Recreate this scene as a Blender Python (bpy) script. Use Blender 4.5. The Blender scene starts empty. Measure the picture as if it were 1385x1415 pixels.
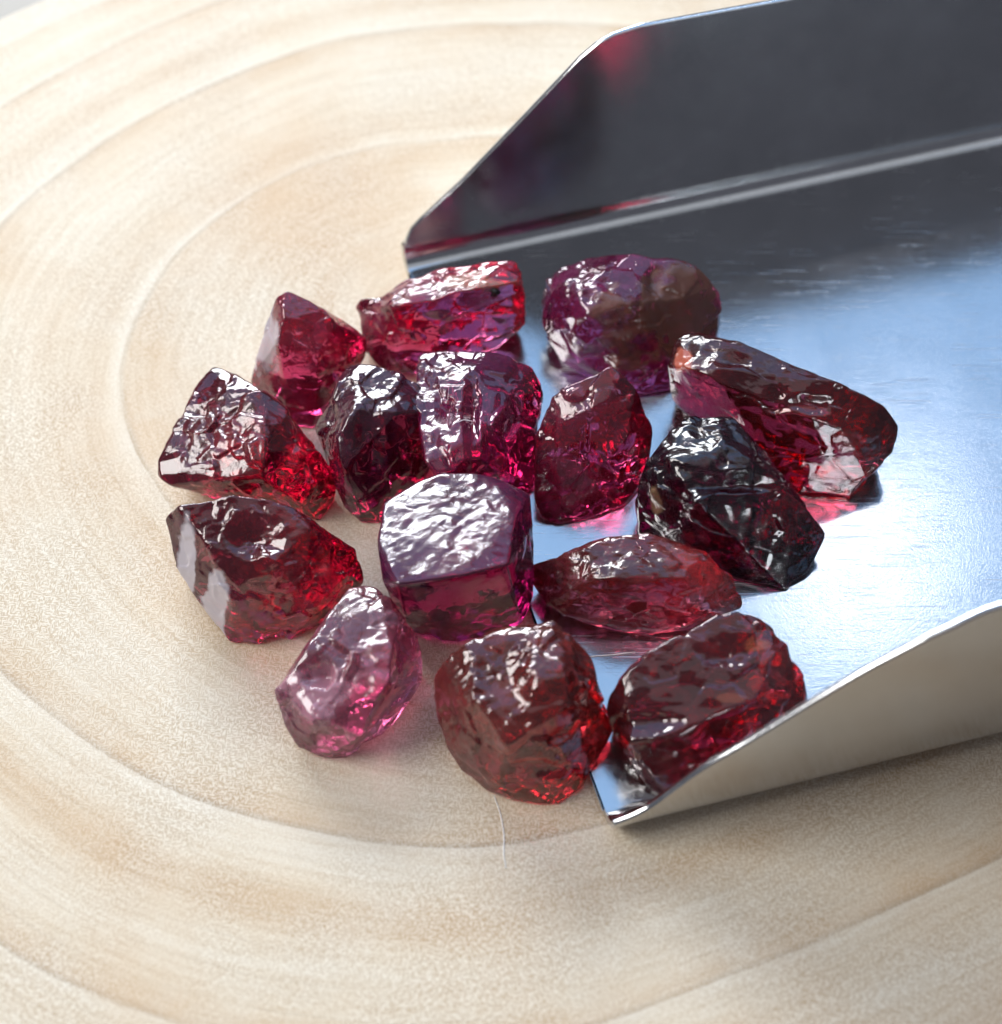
import bpy, bmesh, math, random
import numpy as np
from mathutils import Vector, Matrix

# ---------------------------------------------------------------- camera, world, lamps, exposure
MM = 0.001                                   # everything below is written in millimetres
ELEV = math.radians(55.0)
DIST, FPX = 120.0, 3000.0                    # camera distance (mm) and focal length (photo pixels, 1385 wide)
CX, CY = 692.5, 707.5
CAM = np.array([0.0, -DIST * math.cos(ELEV), DIST * math.sin(ELEV)])
FWD = np.array([0.0, math.cos(ELEV), -math.sin(ELEV)])
RGT = np.array([1.0, 0.0, 0.0])
UPV = np.array([0.0, math.sin(ELEV), math.cos(ELEV)])

sc = bpy.context.scene
COL = sc.collection
cam_d = bpy.data.cameras.new('camera')
cam = bpy.data.objects.new('camera', cam_d)
COL.objects.link(cam)
cam.location = Vector(CAM * MM)
cam.rotation_euler = (math.pi / 2 - ELEV, 0, 0)
cam_d.sensor_fit = 'HORIZONTAL'
cam_d.sensor_width = 36.0
cam_d.lens = 36.0 * FPX / 1385.0
cam_d.clip_start = 0.005
cam_d.clip_end = 20.0
cam_d.dof.use_dof = True
cam_d.dof.focus_distance = 0.1155
cam_d.dof.aperture_fstop = 40.0
sc.camera = cam

world = bpy.data.worlds.new('World')
sc.world = world
world.use_nodes = True
bg = world.node_tree.nodes['Background']
bg.inputs['Color'].default_value = (0.82, 0.84, 1.0, 1)
bg.inputs['Strength'].default_value = 0.13


def area_lamp(name, loc, target, sx, sy, radiance, color):
    ld = bpy.data.lights.new(name, 'AREA')
    ld.shape = 'RECTANGLE'
    ld.size, ld.size_y = sx * MM, sy * MM
    ld.energy = radiance * math.pi * sx * sy * MM * MM
    ld.color = color
    o = bpy.data.objects.new(name, ld)
    COL.objects.link(o)
    o.location = Vector(loc) * MM
    d = Vector(target) - Vector(loc)
    o.rotation_euler = d.to_track_quat('-Z', 'Y').to_euler()
    return o


def at(px, py, z=0.0):
    d = FWD + RGT * ((px - CX) / FPX) - UPV * ((py - CY) / FPX)
    t = (z - CAM[2]) / d[2]
    return CAM + d * t


def ray(px, py):
    d = FWD + RGT * ((px - CX) / FPX) - UPV * ((py - CY) / FPX)
    return d / np.linalg.norm(d)


def project(p):
    q = np.asarray(p) - CAM
    dep = q @ FWD
    return np.stack([CX + FPX * (q @ RGT) / dep, CY - FPX * (q @ UPV) / dep], -1)


ZF = 0.55                                    # top of the scoop's floor plate
# small bright gap of sky: mirrored in the scoop's floor at photo pixel (1185, 775)
_hp = at(1185, 775, ZF)
_hd = ray(1185, 775) * np.array([1, 1, -1])
area_lamp('window_sky_gap', _hp + _hd * 420.0, _hp, 24, 12, 16.0, (1.0, 0.98, 0.97))


def dome(az, el, d):
    """place seen from the pile at an azimuth (degrees right of straight ahead) and an elevation"""
    az, el = math.radians(az), math.radians(el)
    return (d * math.sin(az) * math.cos(el), d * math.cos(az) * math.cos(el), d * math.sin(el))


# the window in front of the table, low and broad, a little to the left, and the bluer sky high up in it
area_lamp('window_daylight', dome(-20, 28, 640), (0, 0, 0), 385, 195, 21.0, (0.90, 0.955, 1.0))
area_lamp('window_upper_sky', dome(0, 60, 700), (0, 0, 0), 1300, 430, 0.95, (0.31, 0.585, 1.0))
area_lamp('ceiling_bounce', dome(0, 88, 800), (0, 0, 0), 1300, 400, 0.40, (0.90, 0.95, 1.0))
# added fill lamp from the unseen left, brightens the wood and left-hand faces
area_lamp('side_fill_lamp', dome(-90, 41, 700), (0, 0, 0), 420, 300, 9.4, (1.0, 0.98, 0.95))

sc.render.engine = 'CYCLES'
cy = sc.cycles
cy.use_denoising = True
cy.use_adaptive_sampling = True
cy.adaptive_threshold = 0.03
cy.denoiser = 'OPENIMAGEDENOISE'
cy.max_bounces = 10
cy.transmission_bounces = 8
cy.glossy_bounces = 4
cy.diffuse_bounces = 2
cy.caustics_reflective = True
cy.caustics_refractive = True
cy.blur_glossy = 0.3
cy.sample_clamp_indirect = 8.0
sc.view_settings.view_transform = 'Standard'
sc.view_settings.look = 'None'
sc.view_settings.gamma = 1.0
sc.view_settings.exposure = 0.04
sc.view_settings.use_curve_mapping = False


# ---------------------------------------------------------------- helpers
def tag(o, label=None, cat=None, group=None, kind=None):
    if label: o['label'] = label
    if cat: o['category'] = cat
    if group: o['group'] = group
    if kind: o['kind'] = kind
    return o


def mesh_obj(name, verts, faces, mat, parent=None, smooth=True, normals=None, origin=None):
    v = np.asarray(verts, float) * MM
    org = np.zeros(3) if origin is None else np.asarray(origin, float) * MM
    v = v - org
    me = bpy.data.meshes.new(name)
    if isinstance(faces, np.ndarray):
        me.vertices.add(len(v)); me.vertices.foreach_set('co', v.astype(np.float32).ravel())
        me.loops.add(faces.size); me.loops.foreach_set('vertex_index', faces.astype(np.int32).ravel())
        me.polygons.add(len(faces)); me.polygons.foreach_set('loop_start', np.arange(0, faces.size, faces.shape[1], dtype=np.int32))
        me.update(calc_edges=True)
    else:
        me.from_pydata(v.tolist(), [], [list(map(int, f)) for f in faces])
    if smooth:
        me.polygons.foreach_set('use_smooth', [True] * len(me.polygons))
    if normals is not None:
        me.normals_split_custom_set_from_vertices([tuple(n) for n in normals])
    me.update()
    if mat: me.materials.append(mat)
    o = bpy.data.objects.new(name, me)
    COL.objects.link(o)
    o.location = Vector(org)
    if parent:
        o.parent = parent
        o.location = Vector(org) - parent.location
    return o


def empty(name, loc):
    o = bpy.data.objects.new(name, None)
    COL.objects.link(o)
    o.location = Vector(loc) * MM
    o.empty_display_size = 0.004
    return o


class NT:
    """tiny wrapper round a material's node tree"""
    def __init__(self, name):
        self.m = bpy.data.materials.new(name)
        self.m.use_nodes = True
        self.t = self.m.node_tree
        self.t.nodes.clear()
        self.out = self.t.nodes.new('ShaderNodeOutputMaterial')

    def n(self, typ, ins=None, **props):
        nd = self.t.nodes.new('ShaderNode' + typ)
        for k, v in props.items():
            setattr(nd, k, v)
        for k, v in (ins or {}).items():
            s = nd.inputs[k]
            if hasattr(v, 'is_output') or isinstance(v, bpy.types.NodeSocket):
                self.t.links.new(v, s)
            else:
                s.default_value = v
        return nd

    def math(self, op, a, b=0.0, c=None, clamp=False):
        ins = {0: a, 1: b}
        if c is not None: ins[2] = c
        return self.n('Math', ins, operation=op, use_clamp=clamp).outputs[0]

    def ramp(self, fac, stops, interp='LINEAR'):
        nd = self.n('ValToRGB', {'Fac': fac})
        cr = nd.color_ramp
        cr.interpolation = interp
        while len(cr.elements) < len(stops):
            cr.elements.new(0.5)
        for e, (p, c) in zip(cr.elements, stops):
            e.position = p
            e.color = (c[0], c[1], c[2], 1) if not isinstance(c, (int, float)) else (c, c, c, 1)
        return nd.outputs['Color']

    def mix(self, fac, a, b, blend='MIX'):
        nd = self.n('Mix', data_type='RGBA', blend_type=blend)
        for s, v in ((nd.inputs[0], fac), (nd.inputs[6], a), (nd.inputs[7], b)):
            if isinstance(v, bpy.types.NodeSocket): self.t.links.new(v, s)
            else: s.default_value = v if isinstance(v, (int, float)) else (*v, 1)
        return nd.outputs[2]

    def coords(self, scale=(1, 1, 1), rot=(0, 0, 0), loc=(0, 0, 0)):
        """object coordinates turned into millimetres"""
        tc = self.n('TexCoord').outputs['Object']
        s = 1000.0
        return self.n('Mapping', {'Vector': tc, 'Scale': tuple(s * q for q in scale), 'Rotation': rot, 'Location': loc}).outputs[0]

    def noise(self, vec, scale=1.0, detail=2.0, rough=0.5, dist=0.0):
        return self.n('TexNoise', {'Vector': vec, 'Scale': scale, 'Detail': detail, 'Roughness': rough, 'Distortion': dist}).outputs['Fac']

    def surface(self, sh, vol=None):
        self.t.links.new(sh, self.out.inputs['Surface'])
        if vol: self.t.links.new(vol, self.out.inputs['Volume'])
        return self.m


# ---------------------------------------------------------------- numpy noises (vectorised)
def _hash(ix, iy, iz, seed):
    h = (ix.astype(np.int64) * 374761393 + iy.astype(np.int64) * 668265263 + iz.astype(np.int64) * 2147483647 + seed * 974634777) & 0xffffffff
    h = ((h ^ (h >> 13)) * 1274126177) & 0xffffffff
    h = ((h ^ (h >> 16)) * 2246822519) & 0xffffffff
    h = h ^ (h >> 15)
    return (h & 0xffffff) / float(0xffffff)


def vnoise(p, seed=0):
    i = np.floor(p).astype(np.int64)
    f = p - i
    u = f * f * f * (f * (f * 6 - 15) + 10)
    r = 0
    for dx in (0, 1):
        for dy in (0, 1):
            for dz in (0, 1):
                w = (u[:, 0] if dx else 1 - u[:, 0]) * (u[:, 1] if dy else 1 - u[:, 1]) * (u[:, 2] if dz else 1 - u[:, 2])
                r = r + w * _hash(i[:, 0] + dx, i[:, 1] + dy, i[:, 2] + dz, seed)
    return r * 2 - 1


def fbm(p, seed=0, oct=3, gain=0.5):
    a, s, r = 1.0, 1.0, 0
    for k in range(oct):
        r = r + a * vnoise(p * s + 17.3 * k, seed + k)
        a *= gain
        s *= 2.03
    return r


def chips(p, seed=0):
    """cellular field made of little tilted planes: broken, flaked faces"""
    i = np.floor(p).astype(np.int64)
    best = np.full(len(p), 9e9)
    val = np.zeros(len(p))
    for dx in (-1, 0, 1):
        for dy in (-1, 0, 1):
            for dz in (-1, 0, 1):
                c = i + np.array([dx, dy, dz])
                q = np.stack([_hash(c[:, 0], c[:, 1], c[:, 2], seed + s) for s in (1, 2, 3)], -1) + c
                d = p - q
                dd = (d * d).sum(1)
                g = np.stack([_hash(c[:, 0], c[:, 1], c[:, 2], seed + s) for s in (4, 5, 6)], -1) * 2 - 1
                h = (d * g).sum(1) * 0.9 + (_hash(c[:, 0], c[:, 1], c[:, 2], seed + 7) - 0.5) * 0.5
                m = dd < best
                best = np.where(m, dd, best)
                val = np.where(m, h, val)
    return val


# ---------------------------------------------------------------- wooden slice: built ring by ring
PITH = at(600, 430)[:2]
NTH = 360
THETA = np.linspace(-math.pi, math.pi, NTH, endpoint=False)


def closed_curve(pix):
    pts = np.array([at(a, b)[:2] for a, b in pix]) - PITH
    th = np.arctan2(pts[:, 1], pts[:, 0])
    r = np.hypot(pts[:, 0], pts[:, 1])
    o = np.argsort(th)
    th, r = th[o], r[o]
    th = np.concatenate([th - 2 * math.pi, th, th + 2 * math.pi])
    r = np.concatenate([r, r, r])
    fine = np.interp(np.linspace(-math.pi, math.pi, 1440, endpoint=False), th, r)
    k = np.hanning(81); k /= k.sum()
    fine = np.convolve(np.concatenate([fine[-80:], fine, fine[:80]]), k, 'same')[80:-80]
    return fine[::4]


RINGS = [
    closed_curve([(560, 430), (570, 400), (600, 385), (630, 400), (640, 430), (600, 470)]),
    closed_curve([(430, 440), (462, 358), (528, 325), (610, 305), (760, 330), (800, 470), (620, 640), (470, 560)]),
    closed_curve([(167, 540), (175, 480), (220, 390), (300, 300), (400, 240), (500, 207), (600, 193), (700, 187), (185, 610), (225, 680),
                  (310, 800), (430, 890), (650, 960), (950, 850), (1120, 600), (1100, 350), (900, 220)]),
    closed_curve([(0, 313), (50, 263), (90, 235), (180, 172), (290, 115), (400, 75), (480, 54), (560, 42), (690, 35), (-70, 430), (-105, 620), (-75, 800), (0, 925), (60, 985),
                  (150, 1045), (250, 1095), (400, 1140), (550, 1162), (690, 1168), (850, 1138), (1080, 1040), (1300, 850), (1400, 600), (1300, 250), (1000, 60)]),
    closed_curve([(0, 150), (90, 95), (180, 50), (300, 2), (500, -45), (750, -70), (-200, 320), (-300, 620), (-200, 1050), (0, 1315), (80, 1350), (170, 1390), (350, 1440),
                  (620, 1470), (880, 1400), (950, 1370), (1100, 1310), (1250, 1240), (1385, 1190), (1700, 950), (1850, 500), (1500, 0), (1100, -70)]),
    closed_curve([(0, 65), (80, 30), (160, -5), (300, -50), (500, -90), (750, -110), (-270, 260), (-420, 620), (-300, 1150), (0, 1510), (300, 1640), (620, 1680), (1000, 1600),
                  (1385, 1420), (1800, 1080), (2000, 500), (1600, -60), (1100, -120)]),
    closed_curve([(0, 24), (62, -2), (300, -85), (500, -120), (750, -140), (-320, 240), (-500, 620), (-380, 1200), (0, 1620), (300, 1760), (620, 1800), (1000, 1720),
                  (1385, 1540), (1900, 1130), (2100, 500), (1650, -90), (1100, -150)]),
]
SLAB_T = 12.0


def build_slab(mat):
    fs = np.concatenate([np.linspace(0.0, len(RINGS) - 1, 260)])
    R = np.array(RINGS)
    rows, att = [], []
    wob = np.stack([np.cos(THETA) * 4, np.sin(THETA) * 4, np.zeros(NTH)], -1)
    for f in fs:
        k = min(int(f), len(RINGS) - 2)
        w = f - k
        r = R[k] * (1 - w) + R[k + 1] * w
        r = r + vnoise(wob + np.array([0, 0, f * 1.3]), 5) * 0.22 * min(1, f)
        z = np.zeros(NTH)
        # turned face: every growth boundary stands a hair proud of the softer wood inside it
        fr = f - math.floor(f)
        z += (0.008 * math.exp(-fr / 0.05) - 0.008 * math.exp(-(1 - fr) / 0.02)) * (1 if f > 1.5 else 0)
        if f > len(RINGS) - 1.15:
            e = (f - (len(RINGS) - 1.15)) / 0.15
            z = z - 0.9 * e * e
        z = z - max(0, 0)
        rows.append(np.stack([PITH[0] + r * np.cos(THETA), PITH[1] + r * np.sin(THETA), z], -1))
        att.append(np.full(NTH, f))
    # side and underside
    last = rows[-1]
    for dz in (-3, -SLAB_T + 1, -SLAB_T):
        q = last.copy(); q[:, 2] = dz
        if dz == -SLAB_T: q[:, :2] = PITH + (q[:, :2] - PITH) * 0.99
        rows.append(q); att.append(np.full(NTH, float(len(RINGS) - 1)))
    n = len(rows)
    V = np.concatenate(rows)
    A = np.concatenate(att)
    F = []
    for i in range(n - 1):
        for j in range(NTH):
            k = (j + 1) % NTH
            F.append((i * NTH + j, (i + 1) * NTH + j, (i + 1) * NTH + k, i * NTH + k))
    F.append([(n - 1) * NTH + j for j in range(NTH)])
    F.append([NTH - 1 - j for j in range(NTH)][::-1])
    o = mesh_obj('wooden_slice', V, F, mat)
    at_ = o.data.attributes.new('growth', 'FLOAT', 'POINT')
    at_.data.foreach_set('value', A.astype(np.float32))
    return o


def wood_material():
    t = NT('pale_ringed_wood')
    g = t.n('Attribute', attribute_name='growth').outputs['Fac']
    c = t.coords()
    # ring position, slightly wavy
    wv = t.noise(c, 0.22, 3, 0.55)
    g2 = t.math('ADD', g, t.math('MULTIPLY', t.math('SUBTRACT', wv, 0.5), 0.03))
    L, M_, T, D_ = (0.77, 0.685, 0.55), (0.73, 0.615, 0.46), (0.64, 0.475, 0.305), (0.51, 0.355, 0.215)
    st_ = [(0.0, T), (0.7, M_), (0.97, T), (1.0, M_), (1.55, M_), (1.80, T), (1.985, T), (2.0, L), (2.08, M_), (2.12, T), (2.38, M_), (2.55, L), (2.80, M_), (2.95, T), (2.995, D_),
           (3.005, L), (3.14, L), (3.24, M_), (3.33, T), (3.44, T), (3.52, M_), (3.64, L), (3.84, M_), (3.95, T), (3.995, D_), (4.01, L), (4.25, M_), (4.5, L), (4.97, T), (5.0, L), (6.0, L)]
    base = t.ramp(t.math('DIVIDE', g2, 6.0), [(p / 6.0, q) for p, q in st_])
    flat_ = t.mix(t.noise(c, 0.3, 4, 0.6), M_, L)
    base = t.mix(t.ramp(t.noise(t.coords(loc=(6, 3, 1)), 0.12, 4, 0.62), [(0.40, 0.05), (0.66, 0.70)]), base, flat_)
    # fainter growth lines between
    fr2 = t.math('FRACT', t.math('MULTIPLY', g2, 7.0))
    fine = t.ramp(fr2, [(0.0, 0.0), (0.86, 0.0), (0.985, 1.0), (1.0, 0.0)])
    vis = t.math('MULTIPLY', t.ramp(t.noise(c, 0.11, 2), [(0.40, 0.0), (0.60, 1.0)]), 0.40)
    base = t.mix(t.math('MULTIPLY', fine, vis), base, (0.54, 0.43, 0.30))
    # patchy warm stain and pale bleached areas
    st = t.ramp(t.noise(t.coords(loc=(3, 1, 0)), 0.085, 4, 0.6, 0.4), [(0.48, 0.0), (0.70, 1.0)])
    base = t.mix(t.math('MULTIPLY', st, 0.42), base, (0.63, 0.43, 0.25))
    pl = t.ramp(t.noise(t.coords(loc=(-9, 4, 2)), 0.16, 5, 0.65), [(0.45, 0.0), (0.72, 1.0)])
    base = t.mix(t.math('MULTIPLY', pl, 0.45), base, (0.76, 0.70, 0.60))
    # honey-coloured stain behind the pile
    hp_ = at(430, 285)
    dv = t.n('VectorMath', {0: t.coords(), 1: (hp_[0], hp_[1], 0.0)}, operation='DISTANCE').outputs['Value']
    dv = t.math('ADD', dv, t.math('MULTIPLY', t.noise(t.coords(loc=(7, 1, 0)), 0.22, 5, 0.65), 14.0))
    base = t.mix(t.ramp(t.math('DIVIDE', dv, 20.0), [(0.42, 0.75), (0.85, 0.0)]), base, (0.64, 0.43, 0.245))
    # fibres running round with the rings
    xyz = t.n('SeparateXYZ', {0: t.coords()})
    for kk, lo, hi, am in ((22.0, 0.42, 0.62, 0.30), (75.0, 0.45, 0.60, 0.20), (160.0, 0.45, 0.60, 0.16)):
        vv = t.n('CombineXYZ', {0: t.math('MULTIPLY', g, kk), 1: t.math('MULTIPLY', xyz.outputs[0], 0.16), 2: t.math('MULTIPLY', xyz.outputs[1], 0.16)}).outputs[0]
        q = t.ramp(t.noise(vv, 1.0, 2, 0.6), [(lo, 0.0), (hi, am)])
        base = t.mix(q, base, t.mix(1.0, base, (0.80, 0.70, 0.57), 'MULTIPLY'))
    # short pale flecks lying in two directions
    n1 = t.noise(t.coords(scale=(12.5, 4.2, 1), rot=(0, 0, 0.15)), 1.0, 1.0, 0.5, 0.3)
    n2 = t.noise(t.coords(scale=(4.2, 12.5, 1), rot=(0, 0, 0.35)), 1.0, 1.0, 0.5, 0.3)
    sel = t.ramp(t.noise(t.coords(loc=(1, 7, 0)), 2.3, 1.0), [(0.46, 0.0), (0.54, 1.0)])
    fl = t.mix(sel, n1, n2)
    flp = t.ramp(fl, [(0.42, 0.0), (0.50, 0.40), (0.58, 1.0)])
    amt = t.ramp(t.noise(t.coords(loc=(5, 5, 5)), 0.13, 2), [(0.35, 0.30), (0.62, 1.0)])
    dk = t.mix(1.0, base, (0.76, 0.70, 0.63), 'MULTIPLY')
    lt = t.mix(0.55, base, (0.86, 0.80, 0.69))
    fc = t.mix(flp, dk, lt)
    base = t.mix(t.math('MULTIPLY', amt, 0.85), base, fc)
    frl = t.math('FRACT', g2)
    ln = t.ramp(frl, [(0.0, 0.9), (0.012, 1.0), (0.965, 1.0), (0.992, 0.84), (1.0, 0.82)])
    big = t.math('GREATER_THAN', g2, 1.5)
    brk = t.ramp(t.noise(t.coords(loc=(2, 2, 2)), 0.18, 3, 0.6), [(0.35, 0.25), (0.65, 1.0)])
    bigm = t.math('MULTIPLY', big, brk)
    base = t.mix(bigm, base, t.mix(1.0, base, ln, 'MULTIPLY'))
    pale = t.ramp(frl, [(0.0, 0.0), (0.004, 0.55), (0.02, 0.40), (0.07, 0.0)])
    base = t.mix(t.math('MULTIPLY', pale, t.math('MULTIPLY', bigm, 0.7)), base, (0.88, 0.83, 0.73))
    speck = t.noise(c, 16.0, 2, 0.6)
    base = t.mix(t.ramp(speck, [(0.55, 0.0), (0.8, 0.25)]), base, (0.40, 0.30, 0.20))
    hgt = t.math('ADD', t.math('MULTIPLY', flp, 0.5), t.math('MULTIPLY', speck, 0.5))
    bp = t.n('Bump', {'Height': hgt, 'Strength': 0.30, 'Distance': 0.00005}).outputs[0]
    p = t.n('BsdfPrincipled', {'Base Color': base, 'Roughness': 0.50, 'Normal': bp, 'Specular IOR Level': 0.45})
    return t.surface(p.outputs[0])


wood = build_slab(wood_material())
tag(wood, 'pale cream wooden slice with broad growth rings under the scoop', 'wood slice')

tt = NT('dull_table')
tc_ = tt.coords()
tbase = tt.ramp(tt.noise(tc_, 0.05, 4, 0.6), [(0.3, (0.36, 0.33, 0.29)), (0.7, (0.44, 0.41, 0.37))])
tmat = tt.surface(tt.n('BsdfPrincipled', {'Base Color': tbase, 'Roughness': 0.6}).outputs[0])
tv = [(-400, -300, -SLAB_T), (400, -300, -SLAB_T), (400, 500, -SLAB_T), (-400, 500, -SLAB_T)]
tv = tv + [(x, y, z - 20) for x, y, z in tv]
table = mesh_obj('table_top', tv, [(0, 1, 2, 3), (7, 6, 5, 4), (0, 4, 5, 1), (1, 5, 6, 2), (2, 6, 7, 3), (3, 7, 4, 0)], tmat, smooth=False)
table.location.z -= 0.00003
tag(table, kind='structure')


# ---------------------------------------------------------------- metal scoop
def metal_material():
    t = NT('satin_steel')
    c = t.coords()
    # fine grain and long scratches along the blade
    gr = t.noise(t.coords(scale=(2.2, 9.0, 5), rot=(0, 0, -0.26)), 1.0, 3, 0.65)
    gr2 = t.noise(c, 7.0, 3, 0.7)
    scr = None
    for k, (an, sc_, th) in enumerate(((0.75, 11.0, 0.69), (-0.12, 9.0, 0.70), (0.30, 14.0, 0.71), (-0.7, 10.0, 0.72), (1.25, 12.0, 0.73))):
        q = t.noise(t.coords(scale=(0.16, sc_, 0.16), rot=(0, 0, an), loc=(k * 3.1, k, 0)), 1.0, 1.0)
        q = t.ramp(q, [(th, 0.0), (th + 0.03, 1.0)])
        scr = q if scr is None else t.math('MAXIMUM', scr, q)
    gate = t.ramp(t.noise(c, 0.30, 3, 0.7), [(0.42, 0.0), (0.62, 1.0)])
    up = t.math('GREATER_THAN', t.n('SeparateXYZ', {0: t.n('NewGeometry').outputs['True Normal']}).outputs[2], 0.9)
    scr = t.math('MULTIPLY', t.math('MULTIPLY', scr, gate), up)
    smudge = t.ramp(t.noise(c, 0.14, 4, 0.6), [(0.35, 0.0), (0.7, 1.0)])
    rough = t.math('ADD', 0.085, t.math('MULTIPLY', gr2, 0.10))
    rough = t.math('ADD', rough, t.math('MULTIPLY', smudge, 0.05))
    rough = t.math('ADD', rough, t.math('MULTIPLY', scr, 0.22))
    h = t.math('ADD', t.math('MULTIPLY', gr, 0.5), t.math('MULTIPLY', gr2, 0.9))
    h = t.math('SUBTRACT', h, t.math('MULTIPLY', scr, 1.0))
    bp = t.n('Bump', {'Height': h, 'Strength': 0.11, 'Distance': 0.00005}).outputs[0]
    col = t.mix(smudge, (0.64, 0.65, 0.66), (0.72, 0.73, 0.745))
    p = t.n('BsdfPrincipled', {'Base Color': col, 'Metallic': 1.0, 'Roughness': rough, 'Normal': bp})
    return t.surface(p.outputs[0])


STEEL = metal_material()
TH = 0.36
RB = 1.2
LEAN = math.radians(2)


class Wall:
    """one bent-up side: bend line on the floor, arc, leaning flank, top edge traced as real plate outline"""
    def __init__(s, pa, pb, side):
        a, b = np.array(pa), np.array(pb)
        s.side = side
        s.u = (b - a) / np.linalg.norm(b - a)
        s.o = np.array([-s.u[1], s.u[0], 0.0]) * side      # outward
        s.p0 = a
        ph = math.pi / 2 - LEAN
        s.ph = ph
        s.dirv = np.array([0, 0, 0.0]) + s.o * math.cos(ph) + np.array([0, 0, math.sin(ph)])
        s.q0 = a + s.o * RB * math.sin(ph) + np.array([0, 0, RB * (1 - math.cos(ph))])
        s.n = -s.o * math.sin(ph) + np.array([0, 0, math.cos(ph)])   # inner-face normal

    def hit(s, px, py):
        d = ray(px, py)
        t = ((s.q0 - CAM) @ s.n) / (d @ s.n)
        q = CAM + d * t - s.q0
        return q @ s.u, q @ s.dirv

    def build(s, pix, u0, u1, name, parent):
        hs = np.array([s.hit(*p) for p in pix])
        o = np.argsort(hs[:, 0])
        hu, hv = hs[o, 0], np.maximum(hs[o, 1], 0.02)
        us = np.unique(np.concatenate([np.linspace(u0, u0 + 24, 70), np.linspace(u0 + 24, u1, 30), hu[(hu > u0) & (hu < u1)]]))
        fu = np.linspace(u0 - 4, u1 + 4, 1200)
        ft = np.convolve(np.pad(np.interp(fu, hu, hv), 20, 'edge'), np.hanning(41) / np.hanning(41).sum(), 'valid')
        top = np.maximum(np.interp(us, fu, ft) - 0.02, 0.01) if s.side < 0 else np.interp(us, hu, hv)
        NA, NS = 14, 8
        rows = []      # (inner point, normal)
        V, N, F = [], [], []

        def prof(u, tp):
            pts = []
            for k in range(NA + 1):
                f = s.ph * k / NA
                pts.append((s.p0 + s.u * u + s.o * RB * math.sin(f) + np.array([0, 0, RB * (1 - math.cos(f))]),
                            -s.o * math.sin(f) + np.array([0, 0, math.cos(f)])))
            for k in range(1, NS + 1):
                pts.append((s.q0 + s.u * u + s.dirv * tp * k / NS, s.n))
            return pts
        M = NA + NS + 1
        for sgn, off in ((1, 0.0), (-1, TH)):
            for u, tp in zip(us, top):
                for p, n in prof(u, tp):
                    V.append(p - n * off); N.append(n * sgn)
        nu = len(us)
        B = nu * M
        for i in range(nu - 1):
            for k in range(M - 1):
                a, b, c, d = i * M + k, (i + 1) * M + k, (i + 1) * M + k + 1, i * M + k + 1
                F.append((a, b, c, d)); F.append((B + a, B + d, B + c, B + b))
        # rims: own vertices so the narrow edge shades as an edge (softly rounded)
        def rim(idx, nrm):
            base = len(V)
            for (i, k) in idx:
                pi, po = V[i * M + k], V[B + i * M + k]
                ni = N[i * M + k]
                mid = (pi + po) / 2 + nrm(i, k) * 0.10
                V.append(pi); N.append((ni * 0.7 + nrm(i, k)) / np.linalg.norm(ni * 0.7 + nrm(i, k)))
                V.append(mid); N.append(nrm(i, k))
                V.append(po); N.append((-ni * 0.7 + nrm(i, k)) / np.linalg.norm(-ni * 0.7 + nrm(i, k)))
            for j in range(len(idx) - 1):
                for q in (0, 1):
                    F.append((base + 3 * j + q, base + 3 * j + 3 + q, base + 3 * j + 4 + q, base + 3 * j + 1 + q))

        def ntop(i, k):
            a, b = max(i - 4, 0), min(i + 4, nu - 1)
            sl = (top[b] - top[a]) / (us[b] - us[a])
            v = s.dirv - s.u * sl
            return v / np.linalg.norm(v)
        rim([(i, M - 1) for i in range(nu)], ntop)
        rim([(0, k) for k in range(M)], lambda i, k: -s.u)
        rim([(nu - 1, k) for k in range(M)], lambda i, k: s.u)
        if s.side < 0: F = [f[::-1] for f in F]
        return mesh_obj(name, V, F, STEEL, parent, True, N, origin=s.p0)


back = Wall(at(566, 378, ZF), at(1385, 202, ZF), 1)
front = Wall(at(836, 1118, ZF), at(1385, 983, ZF), -1)
scoop = empty('metal_scoop', at(1100, 700, 0))
tag(scoop, 'satin steel gem scoop with bent-up sides resting on the wooden slice', 'scoop')
back.build([(561, 347), (563, 334), (570, 318), (583, 305), (640, 252), (726, 163), (802, 83), (826, 63), (849, 50), (885, 38), (1000, 17), (1100, -1), (1385, -52), (2600, -270)],
           0.0, 78, 'side_wall', scoop)
front.build([(846, 1143), (892, 1113), (918, 1093), (970, 1054), (1022, 1025), (1113, 969), (1190, 922), (1266, 882), (1281, 874), (1322, 857), (1347, 842), (1385, 830), (1900, 690), (2600, 500)],
            0.0, 70, 'side_wall', scoop)


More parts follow.
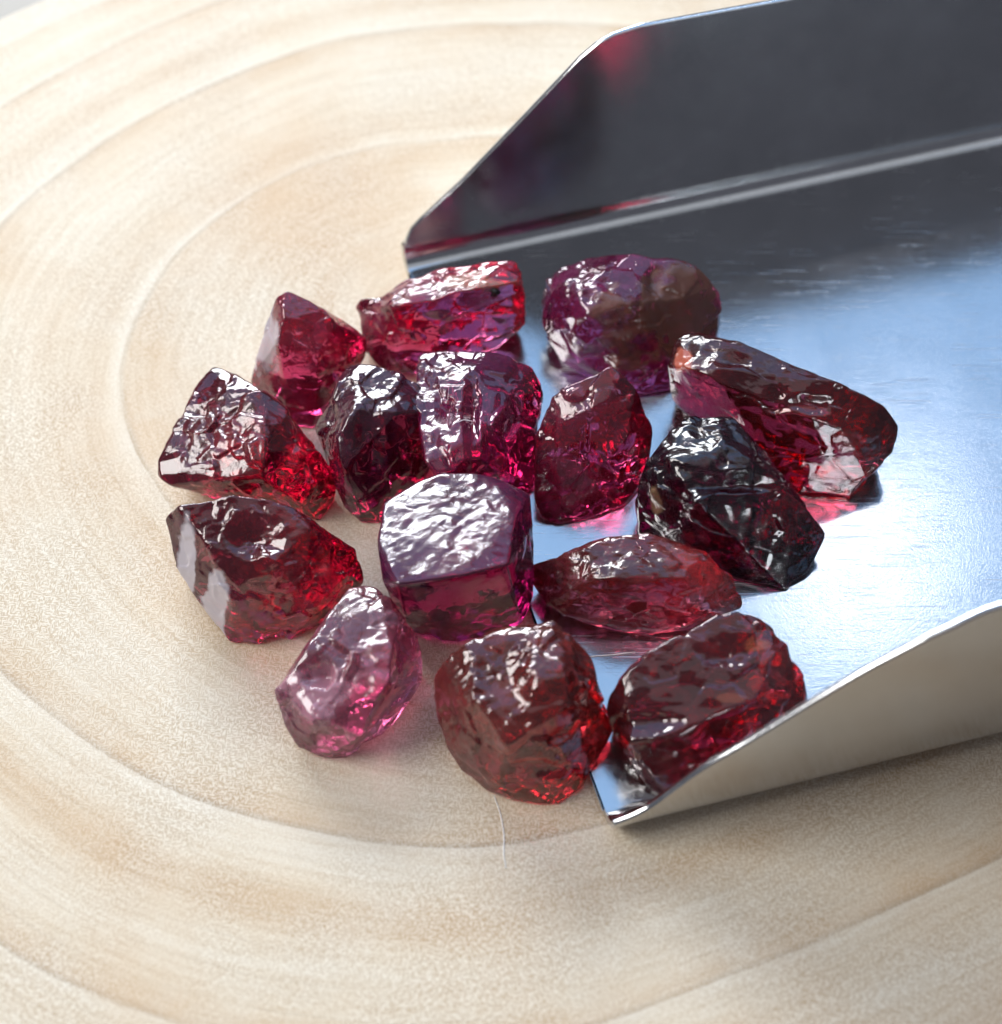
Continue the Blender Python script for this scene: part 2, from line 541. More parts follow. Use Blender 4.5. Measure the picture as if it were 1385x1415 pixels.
def floor_plate(parent):
    A0, A1 = back.p0, back.p0 + back.u * 78
    B0, B1 = front.p0, front.p0 + front.u * 70
    n, m = 24, 12
    V, N, F = [], [], []
    for sgn, dz in ((1, 0), (-1, -TH)):
        for i in range(n + 1):
            for j in range(m + 1):
                a = A0 + (A1 - A0) * i / n
                b = B0 + (B1 - B0) * i / n
                V.append(a + (b - a) * j / m + np.array([0, 0, dz])); N.append(np.array([0, 0, float(sgn)]))
    B = (n + 1) * (m + 1)
    for i in range(n):
        for j in range(m):
            a, b, c, d = i * (m + 1) + j, i * (m + 1) + j + 1, (i + 1) * (m + 1) + j + 1, (i + 1) * (m + 1) + j
            F.append((a, b, c, d)); F.append((B + a, B + d, B + c, B + b))
    for i, sg in ((0, -1), (n, 1)):
        e = np.array([back.u[0], back.u[1], 0]) * sg
        base = len(V)
        for j in range(m + 1):
            p, q = V[i * (m + 1) + j], V[B + i * (m + 1) + j]
            V.append(p); N.append((e + np.array([0, 0, .7])) / 1.22)
            V.append((p + q) / 2 + e * 0.1); N.append(e)
            V.append(q); N.append((e - np.array([0, 0, .7])) / 1.22)
        for j in range(m):
            for q in (0, 1):
                F.append((base + 3 * j + q, base + 3 * j + 3 + q, base + 3 * j + 4 + q, base + 3 * j + 1 + q))
    return mesh_obj('floor_plate', V, F, STEEL, parent, True, N, origin=(A0 + B0) / 2)


floor_plate(scoop)


def plate_side(x, y):
    """> 0 where (x, y) lies over the scoop's plate (past its mouth line)"""
    a, b = back.p0[:2], front.p0[:2]
    d = b - a
    return -(d[0] * (y - a[1]) - d[1] * (x - a[0])) / np.linalg.norm(d) * -1.0


_s = plate_side(*(at(1100, 700, ZF)[:2]))
PSIGN = 1.0 if _s > 0 else -1.0


# ---------------------------------------------------------------- garnets
_bm = bmesh.new()
bmesh.ops.create_icosphere(_bm, subdivisions=7, radius=1.0)
ICO_V = np.array([v.co[:] for v in _bm.verts])
ICO_F = np.array([[v.index for v in f.verts] for f in _bm.faces])
ICO_E = np.array([[v.index for v in e.verts] for e in _bm.edges])
ICO_DEG = np.bincount(ICO_E.ravel()).astype(float)
_bm.free()


def gem_material(name, absorb, density, bumpy=0.35, grain=1.35, rind=(0.24, 0.10, 0.07), rind_amt=0.0, veil=0.10, haze=0.13, crough=0.16, veil_col=(0.5, 0.10, 0.16), rough=0.03, tint=(1, 0.97, 0.98)):
    t = NT(name)
    c = t.coords()
    va = t.n('Attribute', attribute_name='veil').outputs['Fac']
    ba = t.n('Attribute', attribute_name='crinkle').outputs['Fac']
    fine = t.noise(c, grain, 2, 0.55, 0.6)
    bp = t.n('Bump', {'Height': t.math('MULTIPLY', fine, ba), 'Strength': bumpy * 0.38, 'Distance': 0.00030}).outputs[0]
    glass = t.n('BsdfPrincipled', {'Base Color': (*tint, 1), 'Roughness': t.math('ADD', rough, t.math('MULTIPLY', ba, crough)), 'IOR': 1.76, 'Transmission Weight': 1.0, 'Normal': bp}).outputs[0]
    # milky veils and healed fractures at the skin
    cloudy = t.n('BsdfPrincipled', {'Base Color': (*veil_col, 1), 'Roughness': 0.16, 'Normal': bp, 'IOR': 1.76}).outputs[0]
    sh = t.n('MixShader', {0: t.math('ADD', t.math('MULTIPLY', va, veil * 3.0, clamp=True), haze), 1: glass, 2: cloudy}).outputs[0]
    fa = t.n('Attribute', attribute_name='painted_sheen').outputs['Fac']
    fr = t.n('BsdfPrincipled', {'Base Color': (0.60, 0.55, 0.60, 1), 'Roughness': 0.34, 'IOR': 1.76, 'Normal': bp}).outputs[0]  # pale grey-lilac reflection put into the colour of some side faces
    sh = t.n('MixShader', {0: fa, 1: sh, 2: fr}).outputs[0]
    if rind_amt > 0:
        rn = t.n('BsdfPrincipled', {'Base Color': (*rind, 1), 'Roughness': 0.25, 'Normal': bp, 'IOR': 1.7}).outputs[0]
        ra = t.n('Attribute', attribute_name='rind').outputs['Fac']
        sh = t.n('MixShader', {0: t.math('MULTIPLY', ra, rind_amt), 1: sh, 2: rn}).outputs[0]
    vol = t.n('VolumeAbsorption', {'Color': (*absorb, 1), 'Density': density}).outputs[0]
    return t.surface(sh, vol)


def hull_planes(P):
    bm = bmesh.new()
    vs = [bm.verts.new(p) for p in P]
    bmesh.ops.convex_hull(bm, input=vs)
    bm.normal_update()
    pl = []
    for f in bm.faces:
        if f.calc_area() > 1e-4:
            n = np.array(f.normal); q = np.array(f.verts[0].co)
            pl.append(np.append(n, n @ q))
    hv = np.array([v.co[:] for v in bm.verts if v.link_faces])
    bm.free()
    pl = np.array(pl)
    c = hv.mean(0)
    s = np.sign(pl[:, 3] - pl[:, :3] @ c)
    return pl * s[:, None], hv


def inside_poly(q, poly):
    x, y = q
    r = False
    n = len(poly)
    for i in range(n):
        x1, y1 = poly[i]; x2, y2 = poly[(i + 1) % n]
        if (y1 > y) != (y2 > y) and x < (x2 - x1) * (y - y1) / (y2 - y1) + x1:
            r = not r
    return r


def hull2d(pts):
    pts = sorted(map(tuple, pts))
    def half(ps):
        h = []
        for p in ps:
            while len(h) > 1 and (h[-1][0] - h[-2][0]) * (p[1] - h[-2][1]) - (h[-1][1] - h[-2][1]) * (p[0] - h[-2][0]) <= 0: h.pop()
            h.append(p)
        return h
    a, b = half(pts), half(pts[::-1])
    return a[:-1] + b[:-1]


def ground_z(x, y):
    return ZF + 0.02 if plate_side(x, y) * PSIGN > -0.1 else 0.02


def make_garnet(label, pts, mat, seed, low=0.10, chip=0.25, chip_s=1.65, small=0.03, small_s=0.55, ncut=7, ripple=0.0, crumple=(), painted_sheen=(), stain=(), dent=(), cs=1.0, wear=3):
    rnd = np.random.RandomState(seed)
    P = [at(*p) for p in pts]
    poly = hull2d([(p[0], p[1]) for p in pts])
    cen = np.mean(P, 0)
    # underside: each point dropped to what carries the stone and tucked in so that it stays behind the visible outline
    base = []
    for p in P:
        for k in range(14):
            w = 0.06 + k * 0.06
            x = p[0] + (cen[0] - p[0]) * w; y = p[1] + (cen[1] - p[1]) * w
            z = ground_z(x, y)
            if inside_poly(project([x, y, z]), poly):
                base.append((x, y, z)); break
    P = [np.array([p[0], p[1], max(p[2], ground_z(p[0], p[1]))]) for p in P]
    Q = np.array(P + [np.array(b) for b in base])
    pl, hv = hull_planes(Q)
    c = hv.mean(0)
    sup = pl[:, 3] - pl[:, :3] @ c
    # chips knocked off edges and corners
    ext = []
    for _ in range(ncut):
        d = rnd.normal(size=3); d[2] = abs(d[2]) * 0.8 + 0.05; d /= np.linalg.norm(d)
        s = ((hv - c) @ d).max()
        ext.append(np.append(d, s * rnd.uniform(0.93, 0.985)))
    nrm = np.concatenate([pl[:, :3], np.array(ext)[:, :3]]) if ext else pl[:, :3]
    sup = np.concatenate([sup, np.array(ext)[:, 3]]) if ext else sup
    # directions: icosphere stretched to the stone's own proportions
    cov = np.cov((hv - c).T) + np.eye(3) * 0.3
    w, E = np.linalg.eigh(cov)
    if np.linalg.det(E) < 0: E[:, 0] *= -1
    D = (ICO_V @ (E * np.sqrt(w)).T)
    D /= np.linalg.norm(D, axis=1)[:, None]
    dn = D @ nrm.T
    with np.errstate(divide='ignore'):
        rr = np.where(dn > 1e-4, sup[None, :] / np.maximum(dn, 1e-4), 1e9)
    fid = rr.argmin(1)
    r = rr.min(1)
    p = D * r[:, None]
    so = seed * 13.7
    upw = np.clip((p[:, 2] + c[2] - 0.4) / 1.5, 0.0, 1.0)         # leave the resting face flat
    gate = np.clip(vnoise(p * 0.45 + so, seed + 3) * 1.3 + 0.45, 0.0, 1.0)
    famp = rnd.uniform(0.35, 1.3, len(nrm))[fid]
    d = low * fbm(p * 0.42 + so, seed, 3) - 0.05
    d += chip * chips(p / chip_s + so, seed + 11) * (0.4 + 0.6 * gate)
    d += small * chips(p / small_s + so, seed + 23) * famp * gate
    d += small * 0.35 * fbm(p * 3.2 + so, seed + 31, 2)
    pix = project(p + c)
    wob = fbm(p * 0.9 + so + 9, seed + 81, 3, 0.6) * 0.45

    def spots(lst):
        m = np.zeros(len(p))
        for (x, y, rx, ry, k) in lst:
            q = np.hypot((pix[:, 0] - x) / rx, (pix[:, 1] - y) / ry) + wob * min(1.0, rx / 22.0)
            m = np.maximum(m, k * np.clip((1.15 - q) / 0.25, 0, 1))
        return m
    cm = spots(crumple)
    facing = np.clip((D @ -FWD) * 4, 0, 1)
    for (x, y, rx, ry, k) in dent:                       # scooped-out breaks
        q = np.hypot((pix[:, 0] - x) / rx, (pix[:, 1] - y) / ry) + wob * 0.5
        d -= k * facing * np.clip(1.1 - q, 0, 1) ** 0.8
    d += cm * cs * (0.17 * chips(p / (1.15 * cs) + so, seed + 91) + 0.018 * chips(p / (0.45 * cs) + so, seed + 93) + 0.05 * fbm(p * 1.1 + so, seed + 94, 2))
    under = np.clip((1.6 - (p[:, 2] + c[2])) / 1.2, 0, 1)
    d_under = -0.38 * np.abs(chips(p / 1.8 + so + 5, seed + 95))
    if ripple > 0:
        o = hv[rnd.randint(len(hv))] - c
        q = np.linalg.norm(p - o, axis=1) + 0.55 * fbm(p * 0.8 + so, seed + 41, 3)
        d += ripple * np.sin(q * 7.5) * np.clip(vnoise(p * 0.35 - so, seed + 43) * 2 + 0.3, 0, 1)
    p = p + D * (d * upw + d_under * under)[:, None]
    for _ in range(wear):                                 # worn, softened edges
        acc = np.zeros_like(p)
        np.add.at(acc, ICO_E[:, 0], p[ICO_E[:, 1]]); np.add.at(acc, ICO_E[:, 1], p[ICO_E[:, 0]])
        p = p * 0.45 + acc / ICO_DEG[:, None] * 0.55
    V = p + c
    # keep the stone's seen size after all the chipping
    pv = project(V); want = np.array([(q[0], q[1]) for q in pts], float)
    sc_ = 1.015 * float(np.mean((want.max(0) - want.min(0)) / (pv.max(0) - pv.min(0))))
    foot = np.array([c[0], c[1], V[:, 2].min()])
    V = foot + (V - foot) * sc_
    sh_ = (want.max(0) + want.min(0)) / 2 - (project(V).max(0) + project(V).min(0)) / 2
    V[:, 0] += sh_[0] / 25.0
    V[:, 1] -= sh_[1] / 20.5
    gz = np.where(plate_side(V[:, 0], V[:, 1]) * PSIGN > -0.1, ZF + 0.02, 0.02)
    V[:, 2] = np.maximum(V[:, 2], gz)
    org = np.array([c[0], c[1], V[:, 2].min()])
    o = mesh_obj('garnet', V, ICO_F, mat, origin=org)
    def put(nm, v):
        a = o.data.attributes.new(nm, 'FLOAT', 'POINT')
        a.data.foreach_set('value', np.clip(v, 0, 1).astype(np.float32))
    put('veil', (fbm(p * 0.62 + so + 50, seed + 61, 5, 0.62) - 0.05) * 1.6)
    put('crinkle', 0.05 + 0.35 * gate * famp * np.clip(nrm[fid][:, 2], 0, 1) + cm * 1.6)
    if painted_sheen: put('painted_sheen', spots(painted_sheen))
    if stain: put('rind', spots(stain))
    tag(o, label, 'garnet', 'rough red garnets')
    return o


PINK = gem_material('garnet_pink', (0.92, 0.14, 0.50), 700, bumpy=0.5, veil=0.06, veil_col=(0.42, 0.06, 0.15), rind=(0.42, 0.20, 0.14), rind_amt=0.6)
ROSE = gem_material('garnet_rose', (0.87, 0.10, 0.44), 700, bumpy=0.5, veil=0.05, veil_col=(0.30, 0.04, 0.10))
RED = gem_material('garnet_red', (0.85, 0.07, 0.42), 760, bumpy=0.5, veil=0.03, veil_col=(0.24, 0.025, 0.05), rind=(0.62, 0.15, 0.09), rind_amt=0.6)
DEEP = gem_material('garnet_deep', (0.80, 0.08, 0.38), 720, bumpy=0.6, veil=0.03, veil_col=(0.20, 0.03, 0.09))
BLACK = gem_material('garnet_black', (0.66, 0.06, 0.36), 900, bumpy=0.6, veil=0.0, veil_col=(0.05, 0.01, 0.03), rind=(0.34, 0.20, 0.10), rind_amt=0.8)
SKIN = gem_material('garnet_brown_skin', (0.94, 0.07, 0.56), 260, bumpy=0.6, rind=(0.17, 0.07, 0.045), rind_amt=0.92, veil=0.04, veil_col=(0.42, 0.05, 0.20))
ORANGE = gem_material('garnet_orange_red', (0.86, 0.18, 0.28), 620, bumpy=0.5, veil=0.05, veil_col=(0.34, 0.07, 0.055), rind=(0.45, 0.09, 0.04), rind_amt=0.6)
EMBER = gem_material('garnet_ember', (0.82, 0.11, 0.30), 740, bumpy=0.5, veil=0.04, veil_col=(0.22, 0.04, 0.05), rind=(0.50, 0.12, 0.05), rind_amt=0.4)
MAGENTA = gem_material('garnet_magenta', (0.93, 0.05, 0.50), 470, bumpy=0.5, veil=0.02, veil_col=(0.24, 0.04, 0.17))
MAROON = gem_material('garnet_maroon', (0.83, 0.08, 0.28), 950, bumpy=0.5, veil=0.04, veil_col=(0.22, 0.03, 0.04), rind=(0.62, 0.15, 0.09), rind_amt=0.6)
VIOLET = gem_material('garnet_violet', (0.86, 0.07, 0.60), 620, bumpy=0.6, crough=0.30, veil=0.02, veil_col=(0.26, 0.06, 0.20))
LILAC = gem_material('garnet_lilac', (0.92, 0.30, 0.56), 400, bumpy=0.6, crough=0.2, veil=0.17, veil_col=(0.52, 0.26, 0.33))
BROWNRED = gem_material('garnet_brown_red', (0.84, 0.13, 0.27), 680, bumpy=0.55, veil=0.07, veil_col=(0.27, 0.06, 0.06))

make_garnet('pointed pink garnet with smooth lilac side, furthest left in the back row',
    [(400, 404, 6.0), (439, 423, 5.6), (471, 447, 4.6), (493, 454, 3.2), (506, 474, 2.6), (501, 496, 1.5), (468, 530, 0), (436, 590, 0), (404, 585, 0), (361, 535, 0), (349, 528, 0.6), (361, 490, 2.5),
     (385, 412, 5.6), (399, 434, 5.8), (388, 469, 4.8), (361, 506, 2.2), (442, 485, 4.0), (423, 512, 3.0)], PINK, 1, low=0.12, chip=0.10, crumple=[(420, 455, 36, 40, .6)], painted_sheen=[(372, 470, 15, 55, .6)])
make_garnet('long bright pink garnet lying across the back corner of the scoop mouth',
    [(496, 424, 3), (504, 414, 3.6), (539, 404, 4.5), (567, 388, 4.7), (611, 372, 4.9), (654, 372, 5.0), (684, 368, 5.1), (700, 360, 5.4), (716, 376, 5.2), (723, 411, 4.2), (721, 444, 2.4), (710, 460, 1.4),
     (684, 480, .6), (608, 500, .6), (572, 517, .6), (532, 512, .6), (506, 488, 1.2), (499, 442, 2.4), (544, 424, 4.8), (595, 414, 5.5), (659, 401, 5.6), (710, 391, 5.4)], PINK, 2, dent=[(600, 445, 26, 16, .45), (520, 412, 16, 10, .35)], crumple=[(590, 400, 70, 20, .7), (535, 450, 25, 22, .6)], stain=[(655, 393, 42, 12, .9)])
make_garnet('triangular red garnet with crinkled silvery left face, standing on the wood',
    [(289, 508, 4.4), (302, 512, 4.6), (329, 523, 4.8), (361, 541, 5.6), (393, 568, 4.8), (412, 595, 4), (434, 619, 3), (463, 662, 1.5), (458, 697, .3), (442, 718, 0), (360, 705, 0.2), (329, 690, 0.8),
     (270, 678, 2.4), (238, 670, 2.8), (221, 654, 3.0), (221, 638, 3.2), (248, 590, 3.8), (270, 539, 4.2), (315, 544, 5.0), (350, 582, 5.2), (366, 622, 5.2), (361, 657, 4.6), (270, 659, 3.4)], RED, 3, dent=[(275, 570, 14, 10, .35), (385, 650, 22, 26, .4)], cs=0.6, crumple=[(300, 612, 66, 56, 1.0)])
make_garnet('dark plum garnet with silvery left edge between triangular and two-toned stones',
    [(461, 538, 5.0), (478, 508, 5.2), (501, 503, 5.5), (532, 509, 5.6), (562, 516, 5.5), (583, 530, 5.3), (590, 569, 5), (594, 645, 1.5), (575, 690, .3), (526, 722, 0), (500, 722, 0), (478, 700, .6),
     (463, 668, 1.4), (453, 633, 2), (438, 592, 3), (445, 579, 3.6), (490, 513, 5.5), (489, 564, 6.0), (471, 607, 5.4), (476, 640, 4.6), (545, 569, 6.0), (567, 594, 4.6)], DEEP, 4, dent=[(512, 600, 20, 50, .5)], cs=0.85, crumple=[(470, 565, 20, 70, 1.1), (520, 545, 30, 25, .7)])
make_garnet('tall purple garnet with glowing magenta window and crinkled silver left face',
    [(580, 493, 5), (593, 488, 5.1), (628, 493, 5.3), (674, 485, 5.3), (710, 493, 5.1), (738, 508, 4.5), (748, 528, 3.9), (748, 544, 3.6), (743, 594, 2.6), (738, 675, .7), (700, 700, .6), (650, 700, .6),
     (608, 662, 5.2), (588, 640, 5.3), (580, 582, 5.4), (575, 533, 5.1), (649, 523, 5.8), (634, 561, 5.9), (631, 594, 6.0), (646, 628, 6.0), (679, 577, 5.2), (730, 549, 4.2), (660, 640, 4.6)], MAGENTA, 5, dent=[(652, 585, 12, 60, .7), (612, 570, 14, 30, .4)], cs=1.2, crumple=[(610, 565, 34, 88, 1.3)])
make_garnet('rosy garnet with pointed top in the middle of the pile, on the scoop',
    [(761, 547, 5.6), (791, 529, 6.2), (820, 516, 6.6), (841, 507, 7), (854, 512, 6.9), (876, 536, 6), (889, 568, 4.8), (898, 590, 3.6), (899, 616, 2.6), (893, 655, 1), (860, 698, .6), (825, 712, .6),
     (770, 724, .6), (747, 716, .8), (738, 688, 1.6), (738, 600, 4), (770, 568, 5.4), (781, 579, 5.4), (807, 570, 5.9), (837, 551, 6.4), (865, 600, 5), (820, 640, 3.6)], ROSE, 6, dent=[(800, 650, 22, 34, .5)], crumple=[(808, 560, 42, 20, 1.1), (785, 665, 14, 36, .9)])
make_garnet('blocky garnet with brown skin and magenta patches nearest the scoop back wall',
    [(752, 395, 4.0), (761, 382, 4.4), (781, 365, 4.8), (807, 356, 5.2), (841, 351, 5.6), (872, 352, 6.4), (915, 360, 6.2), (945, 360, 6), (969, 373, 5.6), (991, 393, 4.8), (994, 421, 3.8), (994, 460, 2),
     (975, 500, .7), (924, 540, .6), (880, 545, .6), (837, 520, .6), (800, 512, .6), (776, 501, .9), (759, 473, 1.6), (752, 438, 3), (796, 404, 6.0), (811, 438, 5.6), (815, 471, 3.8), (865, 420, 6.1),
     (950, 410, 5.2), (900, 480, 3.4)], SKIN, 7, dent=[(830, 490, 18, 22, .5), (905, 385, 14, 20, .4)], crumple=[(790, 385, 44, 30, 1.2), (850, 450, 34, 42, 1.0)], stain=[(935, 425, 62, 62, 1), (862, 450, 34, 44, .8)])
make_garnet('long slanting dark red garnet furthest right on the scoop',
    [(924, 508, 5), (937, 467, 5.4), (964, 462, 5.8), (988, 468, 6.4), (1020, 476, 6.6), (1053, 496, 6.6), (1085, 514, 6.6), (1118, 526, 6.6), (1145, 529, 6.6), (1177, 542, 6.2), (1210, 553, 5.4),
     (1225, 573, 4.6), (1240, 600, 3.6), (1234, 618, 3), (1213, 639, 2.4), (1192, 660, 1.8), (1168, 683, .8), (1139, 680, .6), (1090, 680, .6), (1020, 640, .6), (958, 585, .8), (931, 553, 2.6),
     (988, 523, 6.3), (1038, 520, 6.4), (1074, 556, 6), (1115, 577, 5.6), (1160, 594, 5), (1175, 630, 3.2), (950, 510, 5.9)], MAROON, 8, dent=[(1105, 560, 50, 12, .35), (1010, 500, 22, 10, .35)], low=0.12, crumple=[(962, 490, 36, 26, 1.1), (1165, 610, 18, 18, .8)], stain=[(944, 503, 13, 17, 1)])
make_garnet('almost black garnet with glittering crumpled top, right of centre on the scoop',
    [(882, 692, 2.5), (884, 665, 4), (893, 642, 4.8), (916, 615, 5.3), (946, 582, 5.7), (961, 585, 5.8), (979, 582, 5.9), (1002, 574, 6.0), (1020, 585, 5.9), (1035, 618, 5.9), (1068, 660, 5.4),
     (1091, 677, 4.8), (1121, 707, 3.6), (1136, 737, 2.2), (1133, 757, 1.6), (1112, 790, .9), (1085, 814, .6), (1050, 806, .6), (1000, 795, .6), (930, 770, .6), (885, 740, .8), (1002, 615, 6.5),
     (958, 689, 5.9), (1038, 636, 6.2), (1026, 677, 5), (1097, 719, 3.6), (930, 640, 5.8)], BLACK, 9, dent=[(1010, 668, 60, 14, .6), (935, 690, 20, 30, .5)], ripple=0.02, crumple=[(975, 632, 66, 58, 1.3), (900, 670, 20, 42, 1.0)], stain=[(906, 692, 8, 18, .55)])
make_garnet('flat lens-shaped brownish red garnet below the almost black one',
    [(739, 781, 2.5), (752, 776, 3), (781, 776, 3.8), (807, 760, 4.6), (840, 742, 4.5), (879, 736, 4.6), (921, 741, 4.6), (963, 760, 4.8), (993, 778, 4), (1012, 801, 3), (1022, 827, 1.8), (1019, 840, 1.4),
     (989, 853, 1), (937, 868, 1.2), (892, 868, 1.2), (824, 861, 1.4), (775, 848, 1.8), (752, 835, 1.8), (738, 808, 1.8), (760, 800, 3), (880, 800, 5.0), (940, 800, 4.6), (820, 800, 4.4),
     (892, 875, .6), (840, 870, .6), (950, 868, .6)], BROWNRED, 10, cs=0.75, ripple=0.02, crumple=[(885, 806, 125, 56, .9)])
make_garnet('dark garnet with orange flecks leaning against the scoop front wall',
    [(843, 970, 3.8), (850, 957, 4.4), (876, 934, 5), (879, 914, 5.4), (921, 895, 5.8), (957, 875, 6), (996, 853, 6.2), (1022, 845, 6.4), (1048, 853, 6.2), (1067, 875, 5.8), (1084, 908, 5), (1100, 940, 4.2),
     (1113, 970, 3.2), (1100, 1000, 1.4), (1040, 1050, .6), (970, 1090, .6), (921, 1098, .6), (892, 1080, 1), (872, 1035, 2.2), (850, 1015, 2.8), (876, 1025, 3.8), (937, 1015, 4.4), (1002, 983, 5),
     (1038, 970, 5), (1054, 944, 5.2)], EMBER, 11, dent=[(1000, 905, 40, 20, .5), (900, 1000, 40, 14, .4)], crumple=[(862, 950, 20, 28, 1.0), (950, 898, 66, 22, .8), (1062, 930, 20, 34, .9), (930, 1050, 52, 26, .8)], stain=[(1046, 896, 16, 9, .9), (1015, 968, 20, 6, .5)])
make_garnet('rounded orange-red garnet with glossy white streaks, lowest in the photo',
    [(602, 929, 4), (609, 919, 4.6), (625, 908, 5.2), (641, 889, 5.8), (676, 875, 5.8), (710, 869, 6.0), (731, 859, 6.0), (749, 862, 6.0), (779, 866, 6.6), (803, 892, 5.8), (821, 912, 5), (826, 936, 4.4),
     (840, 970, 3), (844, 1005, 1.6), (837, 1019, 1.2), (816, 1033, 1.6), (812, 1065, .8), (796, 1097, .2), (775, 1109, 0), (745, 1109, 0), (703, 1102, 0), (671, 1088, .2), (639, 1063, .6), (620, 1033, 1.2),
     (606, 991, 2.2), (603, 959, 3), (636, 905, 5.6), (659, 968, 5.7), (699, 1028, 4.8), (685, 1079, 1.6), (775, 917, 6.7), (784, 979, 5.9), (786, 1028, 3.4), (720, 940, 6.6)], ORANGE, 12, dent=[(700, 935, 42, 44, .6), (740, 1060, 40, 16, .3)], cs=1.3, ripple=0.015, crumple=[(752, 902, 34, 46, 1.1), (642, 965, 28, 62, .8), (752, 1006, 26, 14, 1.1), (624, 912, 18, 14, 1.1)])
make_garnet('cube-like purple garnet with broad silvery top in the centre of the pile',
    [(534, 693, 5.4), (578, 667, 5.3), (609, 656, 5.3), (653, 654, 5.3), (682, 659, 5.3), (703, 669, 5.2), (731, 682, 4.6), (734, 724, 4.4), (735, 802, 2.4), (734, 823, 1.6), (718, 862, .4), (669, 878, .1),
     (635, 886, 0), (612, 882, 0), (568, 867, .6), (555, 851, 1.4), (549, 818, 3.4), (532, 802, 5.2), (531, 781, 5.6), (525, 745, 5.6), (552, 806, 6.2), (640, 793, 6.5), (700, 779, 6.2), (711, 716, 5.9),
     (690, 680, 5.5)], VIOLET, 13, cs=0.7, low=0.05, chip=0.04, ncut=0, crumple=[(618, 728, 100, 72, .20)])
make_garnet('small pale lilac garnet with notched side at the lower left of the pile',
    [(483, 820, 4.1), (505, 810, 4.1), (517, 817, 4.1), (530, 842, 4.2), (555, 851, 3.6), (581, 901, 2), (581, 945, .8), (542, 1004, .2), (511, 1029, 0), (480, 1047, 0), (443, 1047, .2), (415, 1035, .6),
     (399, 1007, 1.6), (387, 979, 2.4), (382, 957, 3), (396, 945, 3.6), (427, 905, 4.5), (449, 870, 4.5), (530, 856, 4.5), (539, 898, 4.7), (537, 954, 4.3), (499, 1019, 2.6), (440, 1000, 3.2)],
    LILAC, 14, dent=[(438, 938, 26, 20, 1.1)], cs=0.9, crumple=[(490, 890, 50, 72, 1.0), (448, 1010, 50, 34, .8)])
make_garnet('glossy wine-red garnet with grey polished left face below the triangular one',
    [(233, 712, 4.8), (247, 696, 5.6), (278, 691, 6), (318, 685, 6.4), (374, 693, 6.4), (415, 708, 6), (458, 733, 4.8), (489, 758, 3.4), (499, 789, 2), (499, 805, 1.2), (474, 835, .4), (443, 866, .1),
     (387, 886, 0), (324, 889, 0), (303, 864, .6), (268, 817, 2), (247, 783, 3), (244, 764, 3.4), (253, 705, 5.7), (296, 761, 5), (324, 814, 3.8), (340, 870, 1.4), (430, 733, 5.9), (480, 792, 3),
     (436, 839, 2.4), (380, 780, 5.2)], RED, 15, dent=[(352, 742, 40, 28, .6), (470, 770, 14, 24, .4)], ripple=0.02, crumple=[(318, 765, 24, 60, .9), (385, 722, 40, 22, .8), (370, 815, 66, 40, .4)], painted_sheen=[(262, 765, 14, 45, .85), (300, 832, 18, 48, .85)])


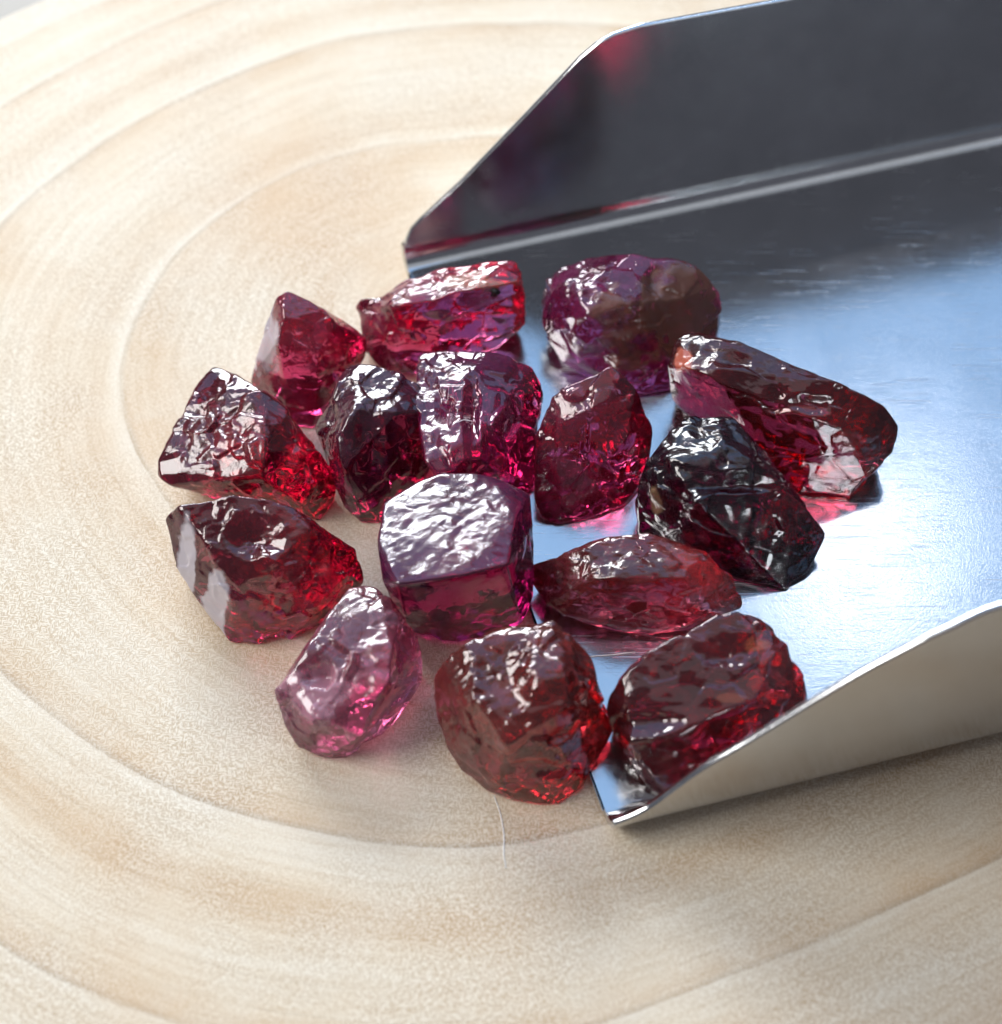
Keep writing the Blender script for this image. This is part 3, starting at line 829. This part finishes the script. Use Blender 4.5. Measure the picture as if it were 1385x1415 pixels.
# ---------------------------------------------------------------- small details
def fibre(name, pts, rad, mat, parent=None):
    """thin round hair along a smooth path"""
    P = np.array(pts, float)
    t = np.linspace(0, 1, len(P)); tt_ = np.linspace(0, 1, 40)
    C_ = np.stack([np.interp(tt_, t, P[:, k]) for k in range(3)], -1)
    for _ in range(6):
        C_[1:-1] = (C_[:-2] + 2 * C_[1:-1] + C_[2:]) / 4
    V, F = [], []
    for i, p in enumerate(C_):
        d = C_[min(i + 1, 39)] - C_[max(i - 1, 0)]
        d /= np.linalg.norm(d)
        a = np.cross(d, [0, 0, 1.0]); a /= np.linalg.norm(a); b = np.cross(d, a)
        r = rad * (0.5 + 0.5 * math.sin(math.pi * (0.12 + 0.76 * i / 39)))
        for k in range(6):
            q = k * math.pi / 3
            V.append(p + (a * math.cos(q) + b * math.sin(q)) * r)
    for i in range(39):
        for k in range(6):
            F.append((i * 6 + k, i * 6 + (k + 1) % 6, i * 6 + 6 + (k + 1) % 6, i * 6 + 6 + k))
    F.append([0, 1, 2, 3, 4, 5][::-1]); F.append([234 + k for k in range(6)])
    return mesh_obj(name, V, F, mat, parent, origin=C_[0])


tf = NT('pale_fibre')
FIB = tf.surface(tf.n('BsdfPrincipled', {'Base Color': (0.95, 0.95, 0.94, 1), 'Roughness': 0.3}).outputs[0])
f1 = fibre('fibre', [at(683, 1100, 0.03), at(692, 1125, 0.02), at(697, 1155, 0.02), at(696, 1180, 0.02), at(699, 1200, 0.02)], 0.028, FIB)
tag(f1, 'pale curled hair on the wood below the rounded orange-red garnet', 'hair')
f2 = fibre('fibre', [at(815, 907, ZF + 0.05), at(845, 905, ZF + 0.04), at(878, 901, ZF + 0.08)], 0.03, FIB)
tag(f2, 'short straight white hair on the scoop floor beside the lens-shaped garnet', 'hair')
f3 = fibre('fibre', [at(628, 585, 6.25), at(641, 580, 6.3), at(654, 582, 6.2)], 0.02, FIB)
tag(f3, 'tiny white hair stuck on the tall purple garnet', 'hair')

# black mineral speck in the right end of the long pink garnet
spk = NT('black_speck')
SPK = spk.surface(spk.n('BsdfPrincipled', {'Base Color': (0.012, 0.011, 0.010, 1), 'Roughness': 0.5}).outputs[0])
host = [o for o in bpy.data.objects if str(o.get('label', '')).startswith('long bright pink')][0]
bpy.context.view_layer.update()
o_ = Vector(CAM * MM) - host.location
ok, hit, hn, _f = host.ray_cast(o_, Vector(ray(684, 404)))
bm_ = bmesh.new(); bmesh.ops.create_icosphere(bm_, subdivisions=3, radius=1.0)
sv = np.array([v.co[:] for v in bm_.verts]); sf = [[v.index for v in f.verts] for f in bm_.faces]; bm_.free()
sv = sv * (1 + 0.35 * fbm(sv * 1.4 + 3, 77, 3))[:, None] * np.array([0.26, 0.22, 0.30])
cpos = (np.array(hit) + np.array(host.location)) / MM
mesh_obj('inclusion', sv + cpos, sf, SPK, host, origin=cpos)['label'] = 'black mineral speck'
